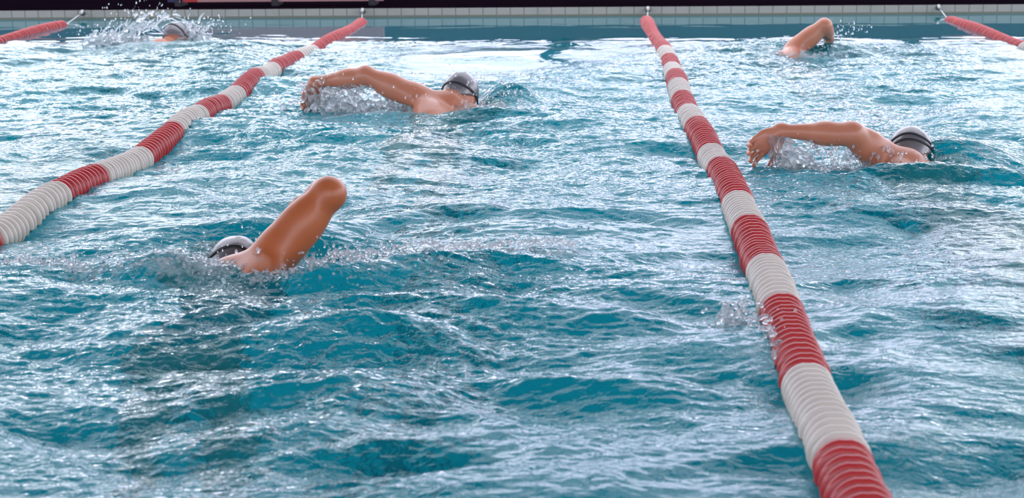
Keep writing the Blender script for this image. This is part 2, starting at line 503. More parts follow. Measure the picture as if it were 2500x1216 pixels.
M_WATER = water_material()
M_SPLASH = splash_material()
M_SKIN = skin_material('tanned_skin', (0.41, 0.095, 0.024), (0.48, 0.135, 0.045))
M_SKIN2 = skin_material('pale_skin', (0.50, 0.165, 0.085), (0.58, 0.235, 0.14))
M_CAP = simple('silver_cap', (0.13, 0.12, 0.125), 0.34, 0.35, 0.5, 0.3, ((0.24, 0.225, 0.235), 7))
M_BLACK = simple('black_rubber', (0.012, 0.011, 0.016), 0.4)
M_LENS = simple('smoked_lens', (0.03, 0.03, 0.04), 0.08)
M_SUIT = simple('dark_suit', (0.02, 0.014, 0.035), 0.5)
M_WHITE = simple('white_plastic', (0.68, 0.61, 0.54), 0.38, 0, 0.5, 0.15, ((0.60, 0.53, 0.46), 14))
M_RED = simple('red_plastic', (0.42, 0.020, 0.022), 0.36, 0, 0.5, 0.15, ((0.50, 0.045, 0.042), 14))
M_CABLE = simple('steel_cable', (0.3, 0.3, 0.3), 0.35, 0.9)
M_DARK = simple('dark_frame', (0.030, 0.026, 0.045), 0.5)
M_HALL = simple('hall_wall', (0.22, 0.20, 0.20), 0.7)
M_CEIL = simple('hall_ceiling', (0.10, 0.08, 0.11), 0.8)
M_DECK = simple('dark_deck', (0.0025, 0.002, 0.004), 0.9, 0.0, 0.0, noise=((0.005, 0.002, 0.004), 5))
M_POOL = tiles('pool_floor_tiles', (0.004, 0.52, 0.58), (0.006, 0.40, 0.46), 0.25, 0.25, (0, 1), 0.5, (0.004, 0.46, 0.53), 0.04)
M_LINE = tiles('lane_line_tiles', (0.006, 0.03, 0.075), (0.01, 0.05, 0.10), 0.125, 0.125, (0, 1), 0.5)
M_EDGE = tiles('coping_tiles', (0.42, 0.38, 0.33), (0.17, 0.17, 0.12), 0.12, 0.5, (0, 2), 0.35, (0.33, 0.31, 0.26), 0.035)
M_EDGELOW = tiles('wall_tiles', (0.012, 0.085, 0.10), (0.01, 0.05, 0.06), 0.12, 0.12, (0, 2), 0.3, (0.012, 0.07, 0.085), 0.03)

# ------------------------------------------------------------------ pool basin and hall
WALL_Y = 13.36
PX0, PX1, PY0 = -10.0, 7.5, -3.0
D = 1.9
struct(MB().box(PX0, PY0, -D - 0.1, PX1, WALL_Y, -D).build('floor_pool', M_POOL))
for i in range(-3, 3):
    x = 2.5 * i + 1.25
    struct(MB().box(x - 0.125, PY0 + 2, -D - 0.01, x + 0.125, WALL_Y - 2, -D + 0.004).build('trim_%d' % (i + 4), M_LINE))
struct(MB().box(PX0, WALL_Y, -D - 0.1, PX1, WALL_Y + 0.25, -0.02).build('wall_pool_far', M_EDGELOW))
struct(MB().box(PX0, WALL_Y, -0.02, PX1, WALL_Y + 0.25, 0.078).build('trim_7', M_EDGE))
struct(MB().box(PX0, WALL_Y + 0.008, 0.072, PX1, WALL_Y + 0.26, 0.081).build('trim_9', M_DECK))
struct(MB().box(PX0 - 0.3, PY0, -D - 0.1, PX0, WALL_Y + 0.25, 0.1).build('wall_pool_left', M_POOL))
struct(MB().box(PX1, PY0, -D - 0.1, PX1 + 0.3, WALL_Y + 0.25, 0.1).build('wall_pool_right', M_POOL))
struct(MB().box(PX0, PY0 - 0.3, -D - 0.1, PX1, PY0, 0.1).build('wall_pool_near', M_POOL))
HX0, HX1, HY0, HY1, HZ = -15.0, 12.0, -9.0, 20.0, 9.0
struct(MB().box(HX0, WALL_Y + 0.25, -0.05, HX1, HY1, 0.06).build('floor_deck', M_DECK))
b = MB().box(HX0, HY0, -0.05, PX0 - 0.3, WALL_Y + 0.25, 0.06).box(PX1 + 0.3, HY0, -0.05, HX1, WALL_Y + 0.25, 0.06).box(PX0 - 0.3, HY0, -0.05, PX1 + 0.3, PY0 - 0.3, 0.06)
struct(b.build('floor_surround', M_HALL))
# back wall: low parapet, glazing bays with dark posts, transoms, header
b = MB().box(HX0, HY1, 0, HX1, HY1 + 0.3, 1.12)
b.box(HX0, HY1, 8.4, HX1, HY1 + 0.3, HZ)
struct(b.build('wall_back', M_DARK))
b = MB()
x = -14.35
while x < HX1:
    b.box(x - 0.14, HY1, 0.98, x + 0.14, HY1 + 0.3, 8.45)
    b.box(x + 2.25 - 0.04, HY1 + 0.05, 0.98, x + 2.25 + 0.04, HY1 + 0.2, 8.45)
    x += 4.5
b.box(HX0, HY1 + 0.05, 1.42, HX1, HY1 + 0.2, 1.50).box(HX0, HY1 + 0.0, 2.75, HX1, HY1 + 0.25, 2.98)
struct(b.build('window_1', M_DARK))
# rear and side walls
for nm, (x0, y0, x1, y1) in (('wall_left', (HX0 - 0.3, HY0, HX0, HY1)), ('wall_right', (HX1, HY0, HX1 + 0.3, HY1)), ('wall_rear', (HX0, HY0 - 0.3, HX1, HY0))):
    b = MB().box(x0, y0, 0, x1, y1, 0.9).box(x0, y0, 6.2, x1, y1, HZ)
    n = 6
    for i in range(n + 1):
        if nm != 'wall_rear':
            yy = y0 + (y1 - y0) * i / n; b.box(x0, yy - 0.3, 0.9, x1, yy + 0.3, 6.2)
        else:
            xx = x0 + (x1 - x0) * i / n; b.box(xx - 0.3, y0, 0.9, xx + 0.3, y1, 6.2)
    struct(b.build(nm, M_HALL))
# ceiling: light panels between long open skylights, dark beams under them
b = MB()
y = HY0
b.box(HX0, y, HZ, HX1, 10.0, HZ + 0.2); y = 11.6
while y < HY1:
    b.box(HX0, y, HZ, HX1, min(y + 1.0, HY1), HZ + 0.2); y += 3.3
struct(b.build('ceiling', M_CEIL))
b = MB(); y = HY0 + 1.5
while y < HY1:
    b.box(HX0, y, HZ - 0.4, HX1, y + 0.2, HZ); y += 3.3
struct(b.build('trim_8', M_DARK))
struct(MB().box(-5.4, HY1 - 0.1, 5.6, -3.3, HY1 - 0.02, 8.4).build('trim_10', simple('purple_panel', (0.05, 0.03, 0.06), 0.7)))  # unseen panel, added to give the foreground water a dark purple reflection

# low board and dark items on the far deck, of which only the lowest edge shows
bar = empty('board_barrier', (-2.9, 14.0, 0.06))
OFF = (-2.9, 14.0, 0.06)
MB().box(-4.12, 13.98, 0.098, -2.40, 14.02, 0.30).build('pink_panel', simple('pink_panel', (0.42, 0.22, 0.22), 0.5), bar, OFF)
MB().box(-4.26, 13.98, 0.098, -4.12, 14.02, 0.30).build('red_panel', simple('red_panel', (0.45, 0.02, 0.02), 0.5), bar, OFF)
MB().box(-4.40, 13.98, 0.098, -4.26, 14.02, 0.30).build('blue_panel', simple('blue_panel', (0.02, 0.02, 0.10), 0.5), bar, OFF)
for q in (-4.3, -3.4, -2.5):
    MB().box(q - 0.03, 13.96, 0.06, q + 0.03, 14.2, 0.125).box(q - 0.015, 14.02, 0.06, q + 0.015, 14.05, 0.28).build('foot', M_BLACK, bar, OFF)
tag(bar, 'low pinkish board with red and blue end standing on the dark far deck', 'board')

# ------------------------------------------------------------------ water surface
def axis(segments):
    a = [segments[0][0]]
    for (s0, s1, h0, h1) in segments:
        while a[-1] < s1:
            t = (a[-1] - s0) / (s1 - s0); a.append(a[-1] + h0 + (h1 - h0) * t)
    return np.array(a)
ys = axis([(PY0, 1.9, 0.3, 0.05), (1.9, 2.5, 0.02, 0.0045), (2.5, 5.0, 0.0045, 0.0065), (5.0, 8.0, 0.0065, 0.010), (8.0, WALL_Y - 0.012, 0.010, 0.016)])
ys[-1] = WALL_Y - 0.001; ys[0] += 0.002
xs = axis([(PX0, -5.4, 0.25, 0.06), (-5.4, -3.1, 0.022, 0.010), (-3.1, -2.0, 0.010, 0.006), (-2.0, 0.9, 0.006, 0.006), (0.9, 2.9, 0.0085, 0.015), (2.9, PX1, 0.06, 0.3)])
xs[-1] = PX1 - 0.002; xs[0] += 0.002
X, Y = np.meshgrid(xs, ys, indexing='ij')
Z = height(X, Y)
nx, ny = len(xs), len(ys)
V = np.stack([X.ravel(), Y.ravel(), Z.ravel()], 1)
ii = np.arange((nx - 1) * ny).reshape(nx - 1, ny)[:, :-1].ravel()
Q = np.stack([ii, ii + ny, ii + ny + 1, ii + 1], 1)
water = mesh_obj('water_surface', V, Q, M_WATER)
tag(water, 'choppy turquoise water filling the swimming pool', 'water', kind='stuff')
def add_attr(me, name, arr):
    a = me.attributes.new(name, 'FLOAT', 'POINT'); a.data.foreach_set('value', arr.ravel().astype(np.float32))
c_ = calm(X, Y)
R_ = np.zeros_like(X)
for (cx, cy, sx, sy, a) in ROUGH: R_ += a * gauss(X, Y, cx, cy, sx, sy)
patch = perlin(X * 1.1 + 4, Y * 1.5, 11)
chop = (1 - c_) * (0.55 + 0.35 * np.clip(R_, 0, 1)) * (1 + 1.1 * patch) + 0.01
add_attr(water.data, 'chop', np.clip(chop, 0.005, 1.0) * (1 - 0.96 * sstep(10.4, 11.3, Y)))
fo_ = np.zeros_like(X)
for (cx, cy, sx, sy, a) in FOAM: fo_ = np.maximum(fo_, a * gauss(X, Y, cx, cy, sx, sy))
fo_ *= 1 + 0.8 * perlin(X * 9, Y * 14, 12)
add_attr(water.data, 'foam', np.clip(fo_, 0, 1.2))
print('water verts', len(V))

# ------------------------------------------------------------------ lane ropes
def rope(label, Xc, y0, bounds, first_white, reach_back, wob):
    """bounds: rising list of y where the colour changes"""
    root = empty('lane_rope', (Xc, y0, 0))
    off = (Xc, y0, 0)
    def centre(y):
        x = Xc + wob(y)
        z = float(swell(np.array([x]), np.array([y]))[0]) * 0.5 + 0.020 - 0.038 * float(sstep(8.0, 11.5, np.array(y))) + 0.008 * math.sin(y * 3.1 + Xc)
        return np.array([x, y, z])
    white = first_white
    seg = 28
    for a, b_ in zip(bounds[:-1], bounds[1:]):
        n = max(2, int(round((b_ - a) / 0.036)))
        V, Fc = [], []
        for i in range(n):
            ya = a + (b_ - a) * i / n; pitch = (b_ - a) / n
            rr = random.Random(int(ya * 1000)); ex = rr.uniform(-0.003, 0.003); tl = rr.uniform(-0.06, 0.06)
            prof = [(-0.50, 0.030), (-0.44, 0.045), (-0.36, 0.0572), (-0.24, 0.0606), (-0.10, 0.0606), (0.02, 0.0575), (0.08, 0.046), (0.11, 0.040), (0.46, 0.039), (0.50, 0.030)]
            base = len(V)
            t = unit(centre(ya + 0.02) - centre(ya - 0.02))
            sx = unit(np.cross(t, (0, 0, 1))); sz = np.cross(sx, t)
            for (u, r) in prof:
                c = centre(ya + pitch * (u + 0.5))
                for k in range(seg):
                    an = 2 * math.pi * k / seg
                    rk = r - (0.0022 if (k == 7 and r > 0.055) else 0.0)
                    if 0.0385 < r < 0.05 and k % 7 == 0 and u > 0.05: rk = r + 0.010     # fins along the core
                    V.append(c + sx * (math.cos(an) * rk + ex) + sz * math.sin(an) * rk + t * tl * math.cos(an) * rk)
            for j in range(len(prof) - 1):
                for k in range(seg):
                    p0 = base + j * seg + k; p1 = base + j * seg + (k + 1) % seg
                    Fc.append((p0, p1, p1 + seg, p0 + seg))
            Fc.append(tuple(base + k for k in range(seg))[::-1])
            Fc.append(tuple(base + (len(prof) - 1) * seg + k for k in range(seg)))
        o = mesh_obj('white_float_band' if white else 'red_float_band', V, Fc, M_WHITE if white else M_RED, root, True, off)
        white = not white
    ya, yb = bounds[0] - 0.05, WALL_Y
    path = [centre(y) for y in np.linspace(ya, min(yb - 0.1, bounds[-1]), 60)] + [np.array([Xc, WALL_Y - 0.03, 0.05]), np.array([Xc, WALL_Y + 0.01, 0.055])]
    V, Fc = tube(path, 0.006, 6)
    mesh_obj('cable', V, Fc, M_CABLE, root, True, off)
    V, Fc = tube([(Xc, WALL_Y - 0.07, 0.052), (Xc, WALL_Y - 0.02, 0.055), (Xc, WALL_Y + 0.002, 0.055)], [0.012, 0.016, 0.028], 12)
    mesh_obj('wall_hook', V, Fc, M_CABLE, root, True, off)
    tag(root, label, 'lane rope', 'red and white lane ropes of the pool')
    return root

cb = [2.30, 2.817, 3.327, 3.902, 4.326, 4.878, 5.293, 5.922, 6.323, 6.972, 7.471, 7.949, 8.401, 8.906, 9.45, 9.94, 10.428, 12.85]
rope('thick red and white lane rope nearest the camera, running between the left and right swimmers', 0.0, 2.3, cb, False, 0, lambda y: 0.018 * math.sin(y * 1.3 + 1.0) - 0.012)
lb = [3.3, 3.75, 4.25, 4.749, 5.371, 5.778, 6.35, 6.865, 7.342, 7.901, 8.297, 8.909, 9.434, 10.411, 12.85]
rope('red and white lane rope slanting down to the left edge of the view', -2.5, 3.3, [y for y in lb if y < 9.0] + [9.43, 10.2, 10.75, 12.9], False, 0, lambda y: 0.03 * math.sin(y * 1.1 + 0.4) + 0.03)
rope('far left lane rope of which only a red stretch shows at the left edge', -5.0, 9.2, [9.2, 9.7, 10.2, 10.7, 12.8], True, 0, lambda y: 0.02 * math.sin(y))
rope('short stretch of red lane rope at the top right corner beside the pool wall', 2.5, 9.2, [9.2, 9.7, 10.2, 10.62, 12.8], True, 0, lambda y: 0.02 * math.sin(y) - 0.03 * sstep(11, 13, np.array(y)))

# ------------------------------------------------------------------ swimmers
def frame_of(z, x):
    z = unit(z); x = np.asarray(x, float); x = unit(x - z * (x @ z)); y = np.cross(z, x)
    return x, y, z

def hand(F, w, d, nrm, side, curl=0.5, spread=0.12, s=1.0):
    """w wrist, d direction of the fingers, nrm back of the hand, side = +1/-1 thumb side"""
    d = unit(d); nrm = unit(np.asarray(nrm, float) - d * (np.asarray(nrm, float) @ d)); lat = np.cross(d, nrm) * side
    F.cone(w, w + d * 0.03 * s, 0.027 * s, 0.027 * s, 0.02)
    pc = w + d * 0.060 * s
    F.ell(pc, (d, lat, nrm), (0.052 * s, 0.042 * s, 0.017 * s), 0.014)
    for i, (o, ln, r) in enumerate(((0.031, 0.072, 0.0092), (0.011, 0.080, 0.0095), (-0.010, 0.074, 0.0092), (-0.029, 0.058, 0.0082))):
        fd = unit(d + lat * spread * (o / 0.03)); p = w + d * (0.092 - abs(o) * 0.12) * s + lat * o * s
        F.cone(w + d * 0.05 * s + lat * o * 0.8 * s, p, 0.011 * s, 0.0105 * s, 0.006)
        ang = curl * (0.6 + 0.12 * i); L3 = [ln * 0.45, ln * 0.31, ln * 0.26]
        for j, l in enumerate(L3):
            a = ang * (0.5 + 0.8 * j)
            dd = unit(fd * math.cos(a) - nrm * math.sin(a)); q = p + dd * l * s
            F.cone(p, q, r * s * (1 - 0.06 * j), r * s * (0.94 - 0.06 * j), 0.003); p = q
    # thumb from the side of the palm near its base
    p = w + d * 0.028 * s + lat * 0.026 * s
    for l, a, r in ((0.042, 0.75, 0.0135), (0.032, 0.55, 0.0110), (0.026, 0.35, 0.0098)):
        dd = unit(d * math.cos(a) + lat * math.sin(a) - nrm * 0.25); q = p + dd * l * s
        F.cone(p, q, r * s, r * s * 0.9, 0.006); p = q

def arm(F, sh, el, wr, k=0.03, s=1.0, up_=(0, 0, 1)):
    sh, el, wr = map(lambda q: np.asarray(q, float), (sh, el, wr))
    u = unit(el - sh); f_ = unit(wr - el); upv = np.asarray(up_, float)
    F.cone(sh, sh + (el - sh) * 0.5, 0.056 * s, 0.053 * s, k)
    F.cone(sh + (el - sh) * 0.5, el, 0.053 * s, 0.045 * s, k)
    x, y, z = frame_of(u, upv)
    F.ell(sh + u * 0.05, (u, x, y), (0.085 * s, 0.062 * s, 0.060 * s), k)                # deltoid
    F.ell(sh + (el - sh) * 0.55 + x * 0.012, (u, x, y), (0.10 * s, 0.050 * s, 0.048 * s), 0.02)   # upper arm muscle
    F.ell(sh + (el - sh) * 0.5 - x * 0.016, (u, x, y), (0.10 * s, 0.046 * s, 0.046 * s), 0.02)
    F.ell(el, (u, x, y), (0.043 * s, 0.047 * s, 0.048 * s), 0.03)
    x, y, z = frame_of(f_, upv)
    Lf = np.linalg.norm(wr - el)
    F.cone(el, el + f_ * Lf * 0.4, 0.041 * s, 0.044 * s, 0.02)
    F.cone(el + f_ * Lf * 0.35, wr, 0.043 * s, 0.027 * s, 0.02)
    F.ell(el + f_ * Lf * 0.3 - x * 0.006, (f_, x, y), (0.09 * s, 0.046 * s, 0.048 * s), 0.02)
    F.ell(wr, (f_, x, y), (0.03 * s, 0.025 * s, 0.030 * s), 0.012)

def head(F, c, crown, face, s=1.08):
    """crown = unit dir towards the top of the skull, face = dir the face looks"""
    crown = unit(crown); face = unit(np.asarray(face, float) - crown * (np.asarray(face, float) @ crown)); lat = np.cross(crown, face)
    c = np.asarray(c, float)
    F.ell(c + crown * 0.015 - face * 0.010, (crown, face, lat), (0.098 * s, 0.098 * s, 0.077 * s), 0.02)
    F.ell(c - crown * 0.055 + face * 0.030, (crown, face, lat), (0.070 * s, 0.060 * s, 0.056 * s), 0.03)
    F.cone(c - crown * 0.02 + face * 0.086, c - crown * 0.048 + face * 0.106, 0.008, 0.013, 0.010)     # nose
    F.ell(c - crown * 0.098 + face * 0.060, (crown, face, lat), (0.02, 0.024, 0.024), 0.02)            # chin
    F.ell(c - crown * 0.074 + face * 0.086, (crown, face, lat), (0.009, 0.008, 0.024), 0.006)          # lips
    for sg in (-1, 1):
        F.ell(c - crown * 0.018 + lat * sg * 0.078 - face * 0.005, (crown, face, lat), (0.030, 0.017, 0.008), 0.006)   # ears
        F.ell(c - crown * 0.012 + face * 0.088 + lat * sg * 0.032, (crown, face, lat), (0.011, 0.010, 0.015), 0.006, sub=True)

def swimmer(label, J, skin, voxel, arm_side, hd, goggle, suit=None, hfine=0.0028, cap_tone=M_CAP, scale=1.0, straps=1):
    """J: joints in the pool's own coordinates"""
    base = np.array([J['pelvis'][0], J['pelvis'][1], -0.35])
    root = empty('person', tuple(base))
    P = {k: np.asarray(v, float) for k, v in J.items() if k != 'hands'}
    allp = np.array([P[k] for k in P if k not in ('crown', 'face', 'up')])
    lo, hi = allp.min(0) - 0.2, allp.max(0) + 0.2
    fine = []
    w_, d_ = P['wr_' + arm_side], unit(hd[0])
    hb = np.array([w_, w_ + d_ * 0.2]); fine.append((hb.min(0) - 0.06, hb.max(0) + 0.06, hfine))
    F = Field(lo, hi, voxel, fine)
    axis_ = unit(P['chest'] - P['pelvis'])
    upv = np.asarray(P['up'], float); upv = unit(upv - axis_ * (upv @ axis_)); lat = np.cross(axis_, upv)
    # trunk
    F.ell(P['chest'], (axis_, lat, upv), (0.20, 0.165, 0.105), 0.04)
    F.ell(P['chest'] * 0.5 + P['pelvis'] * 0.5, (axis_, lat, upv), (0.19, 0.130, 0.090), 0.05)
    F.ell(P['pelvis'], (axis_, lat, upv), (0.15, 0.155, 0.105), 0.05)
    for sd in ('L', 'R'):
        sh = P['sh_' + sd]
        F.cone(P['neck'] - axis_ * 0.06, sh, 0.062, 0.056, 0.05)                              # shoulder girdle
        F.ell(P['chest'] * 0.55 + sh * 0.45 + upv * 0.02, (axis_, lat, upv), (0.11, 0.09, 0.065), 0.04)   # shoulder blade
        F.cone(P['chest'] + (sh - P['chest']) * 0.5 - axis_ * 0.08, sh, 0.06, 0.045, 0.04)                # lat
        F.ell(P['pelvis'] - axis_ * 0.05 + lat * (0.07 if (sh - P['neck']) @ lat > 0 else -0.07) + upv * 0.035, (axis_, lat, upv), (0.10, 0.075, 0.075), 0.03)
        hip = P['pelvis'] - axis_ * 0.08 + lat * (0.085 if (sh - P['neck']) @ lat > 0 else -0.085)
        kn, an, toe = P['kn_' + sd], P['an_' + sd], P['toe_' + sd]
        F.cone(hip, kn, 0.083, 0.053, 0.04); F.cone(kn, kn * 0.65 + an * 0.35, 0.052, 0.056, 0.03); F.cone(kn * 0.65 + an * 0.35, an, 0.056, 0.036, 0.02)
        F.cone(an, toe, 0.034, 0.022, 0.02, flat=(upv, 0.8))
        arm(F, sh, P['el_' + sd], P['wr_' + sd], 0.035, scale)
    F.cone(P['neck'] - axis_ * 0.05, P['head'] - unit(P['crown']) * 0.05, 0.062, 0.056, 0.035)
    head(F, P['head'], P['crown'], P['face'])
    hand(F, P['wr_' + arm_side], hd[0], hd[1], hd[2], hd[3], 0.09, hd[4] if len(hd) > 4 else 1.0)
    o = 'L' if arm_side == 'R' else 'R'
    hand(F, P['wr_' + o], unit(P['wr_' + o] - P['el_' + o]), (0, 0, 1), 1 if o == 'R' else -1, 0.15)
    V, Q = F.mesh(2)
    mesh_obj('body', V, Q, skin, root, True, base)
    # cap: the skull surface a little larger, cut off at the brow line, with a rolled rim and moulded folds
    crown = unit(P['crown']); face = unit(P['face'] - crown * (P['face'] @ crown)); hl = np.cross(crown, face); hc = P['head']
    cc = hc + crown * 0.015 - face * 0.010
    def cap_pt(th, ph, g=0.0):
        # th from crown pole, ph around (0 = face side)
        ex = 0.006 + g
        w = 1 + 0.012 * math.sin(5 * ph + 3 * th) * math.sin(th)
        r = (0.106 + ex, 0.106 + ex, 0.085 + ex)
        return cc + w * (crown * r[0] * math.cos(th) + face * r[1] * math.sin(th) * math.cos(ph) + hl * r[2] * math.sin(th) * math.sin(ph))
    nt_, np_ = 26, 44
    V, Fc = [cap_pt(0, 0)], []
    for i in range(1, nt_ + 1):
        for j in range(np_):
            ph = 2 * math.pi * j / np_
            tmax = 1.50 - 0.32 * math.cos(ph) + 0.52 * (1 - math.cos(ph)) * 0.5      # lower at the nape
            V.append(cap_pt(tmax * i / nt_, ph, 0.0015 if i == nt_ else 0))
    for j in range(np_): Fc.append((0, 1 + j, 1 + (j + 1) % np_))
    for i in range(nt_ - 1):
        for j in range(np_):
            a = 1 + i * np_ + j; b_ = 1 + i * np_ + (j + 1) % np_
            Fc.append((a, a + np_, b_ + np_, b_))
    # inner lip so that the cap has a thickness
    n0 = len(V)
    for j in range(np_):
        q = np.array(V[1 + (nt_ - 1) * np_ + j]); V.append(q + (cc - q) * 0.06)
    for j in range(np_):
        a = 1 + (nt_ - 1) * np_ + j; b_ = 1 + (nt_ - 1) * np_ + (j + 1) % np_
        Fc.append((a, n0 + j, n0 + (j + 1) % np_, b_))
    capo = mesh_obj('swim_cap', V, Fc, cap_tone, root, True, base); capo['label'] = 'silver grey swimming cap'
    # goggles: elastic strap round the cap, lenses on the face
    gg = None
    pv, pf = [], []
    for sidx in range(straps):
        path, nr = [], []
        for j in range(64):
            ph = 2 * math.pi * j / 64
            back = 0.5 - 0.5 * math.cos(ph)
            th = (1.72 if sidx == 0 else 1.66) - (goggle + 0.20 * sidx) * back ** 1.3
            q = cap_pt(th, ph, 0.002); path.append(q); nr.append(q - cc)
        a, b_ = tube(path, 0.0075 if straps == 1 else 0.0060, 8, 0.45, nr, True)
        pf += [tuple(i + len(pv) for i in f) for f in b_]; pv += a
    strap = mesh_obj('goggles', pv, pf, M_BLACK, root, True, base); strap['label'] = 'black goggle strap round the cap'
    for sg in (-1, 1):
        c = hc - crown * 0.012 + face * 0.096 + hl * sg * 0.032
        bm = bmesh.new(); bmesh.ops.create_uvsphere(bm, u_segments=16, v_segments=10, radius=1)
        for v in bm.verts:
            q = c + crown * v.co.x * 0.014 + face * v.co.y * 0.010 + hl * v.co.z * 0.024; v.co = Vector(q - base)
        me = bpy.data.meshes.new('lens'); bm.to_mesh(me); bm.free(); me.materials.append(M_LENS)
        me.polygons.foreach_set('use_smooth', np.full(len(me.polygons), True))
        lo_ = bpy.data.objects.new('lens', me); COL.objects.link(lo_); lo_.parent = strap
    # swimsuit: skin of cloth over the trunk
    if suit:
        F2 = Field(np.minimum(P['pelvis'], P['chest']) - 0.28, np.maximum(P['pelvis'], P['chest']) + 0.28, 0.007)
        g = 0.005
        F2.ell(P['chest'], (axis_, lat, upv), (0.20 + g, 0.165 + g, 0.105 + g), 0.04)
        F2.ell(P['chest'] * 0.5 + P['pelvis'] * 0.5, (axis_, lat, upv), (0.19 + g, 0.130 + g, 0.090 + g), 0.05)
        F2.ell(P['pelvis'], (axis_, lat, upv), (0.15 + g, 0.155 + g, 0.105 + g), 0.05)
        for sg in (-1, 1):
            F2.ell(P['pelvis'] - axis_ * 0.05 + lat * sg * 0.07 + upv * 0.035, (axis_, lat, upv), (0.10 + g, 0.075 + g, 0.075 + g), 0.03)
        XX, YY, ZZ = np.meshgrid(*F2.ax, indexing='ij', sparse=True)
        al = (XX - P['pelvis'][0]) * axis_[0] + (YY - P['pelvis'][1]) * axis_[1] + (ZZ - P['pelvis'][2]) * axis_[2]
        la = (XX - P['pelvis'][0]) * lat[0] + (YY - P['pelvis'][1]) * lat[1] + (ZZ - P['pelvis'][2]) * lat[2]
        topc = np.linalg.norm(P['chest'] - P['pelvis']) + suit
        F2.F = np.maximum(F2.F, (al - topc).astype(np.float32)); F2.F = np.maximum(F2.F, (-0.11 - al - np.abs(la) * 0.1 + 0.05).astype(np.float32) * 1.0)
        V, Q = F2.mesh(1)
        mesh_obj('swimsuit', V, Q, M_SUIT, root, True, base)['label'] = 'dark swimsuit'
    tag(root, label, 'person', 'swimmers doing front crawl')
    return root, P, base

def legs(px, py, pz, dx, spread=0.09):
    """kicking legs behind (towards the camera) of the pelvis"""
    return dict(kn_L=(px - spread + dx, py - 0.46, pz - 0.10), an_L=(px - spread + dx * 1.8, py - 0.86, pz - 0.12), toe_L=(px - spread + dx * 2, py - 1.04, pz - 0.18),
                kn_R=(px + spread + dx, py - 0.44, pz - 0.18), an_R=(px + spread + dx * 1.8, py - 0.83, pz - 0.32), toe_R=(px + spread + dx * 2, py - 1.00, pz - 0.40))

# centre-left swimmer, left arm arching over towards the left
J = dict(head=(-1.175, 7.70, 0.076), crown=(0.22, 0.62, 0.62), face=(0.25, 0.55, -0.6), neck=(-1.22, 7.66, 0.055), chest=(-1.24, 7.42, -0.07), pelvis=(-1.27, 6.95, -0.15), up=(0.25, 0, 1),
         sh_L=(-1.375, 7.62, 0.078), el_L=(-1.655, 7.66, 0.190), wr_L=(-1.925, 7.70, 0.150), sh_R=(-1.03, 7.66, -0.05), el_R=(-0.98, 7.95, -0.12), wr_R=(-1.02, 8.20, -0.16), **legs(-1.27, 6.95, -0.15, -0.01))
swimmer('swimmer in silver cap arching the left arm over, directly beyond the nearest swimmer', J, M_SKIN2, 0.0055, 'L', ((-0.35, 0.0, -0.95), (-0.5, 0.8, 0.1), 1, 0.8, 1.12), -0.02, suit=-0.33)
# front swimmer, right elbow up, forearm reaching away
J = dict(head=(-1.640, 4.58, -0.062), crown=(-0.05, 0.80, 0.45), face=(-0.2, 0.4, -0.8), neck=(-1.60, 4.45, -0.020), chest=(-1.56, 4.26, -0.105), pelvis=(-1.58, 3.86, -0.185), up=(-0.22, 0, 1),
         sh_R=(-1.475, 4.43, 0.045), el_R=(-1.312, 4.49, 0.222), wr_R=(-1.400, 4.73, 0.168), sh_L=(-1.78, 4.46, -0.11), el_L=(-1.84, 4.73, -0.18), wr_L=(-1.82, 4.98, -0.22), **legs(-1.54, 3.86, -0.13, 0.08))
swimmer('nearest swimmer, grey cap, tanned right elbow raised high out of the water', J, M_SKIN, 0.0048, 'R', ((-0.20, 0.9, -0.36), (0.0, 0.3, 0.9), -1, 0.3), 0.08, suit=0.03, scale=1.02)
# right lane swimmer
J = dict(head=(0.785, 6.13, 0.036), crown=(0.12, 0.65, 0.6), face=(0.3, 0.5, -0.6), neck=(0.72, 6.03, 0.035), chest=(0.74, 5.82, -0.10), pelvis=(0.82, 5.38, -0.17), up=(0.28, 0, 1),
         sh_L=(0.645, 5.99, 0.062), el_L=(0.500, 5.90, 0.172), wr_L=(0.235, 5.97, 0.172), sh_R=(0.92, 6.05, -0.06), el_R=(1.0, 6.32, -0.13), wr_R=(0.98, 6.57, -0.17), **legs(0.82, 5.38, -0.17, 0.06))
swimmer('swimmer right of the centre rope, left arm stretched sideways with open hand', J, M_SKIN2, 0.0048, 'L', ((-0.80, -0.05, -0.55), (0.0, 0.95, 0.12), 1, 0.95, 1.15), 0.02, suit=-0.33, straps=2, scale=0.94)
# far right swimmer: right elbow high, hand hanging
J = dict(head=(0.74, 10.42, -0.09), crown=(0.0, 0.95, 0.1), face=(-0.2, 0.1, -1), neck=(0.74, 10.30, -0.06), chest=(0.75, 10.08, -0.11), pelvis=(0.78, 9.62, -0.17), up=(-0.3, 0, 1),
         sh_R=(0.86, 10.26, 0.035), el_R=(1.052, 10.26, 0.190), wr_R=(1.105, 10.38, 0.095), sh_L=(0.58, 10.32, -0.13), el_L=(0.52, 10.6, -0.2), wr_L=(0.55, 10.84, -0.25), **legs(0.78, 9.62, -0.17, 0.0))
swimmer('far right swimmer near the wall, only the bent right arm out of the water', J, M_SKIN2, 0.0065, 'R', ((-0.12, 0.2, -0.9), (0.4, 0.8, 0.1), 1, 0.3), 0.23, suit=0.02, hfine=0.004)
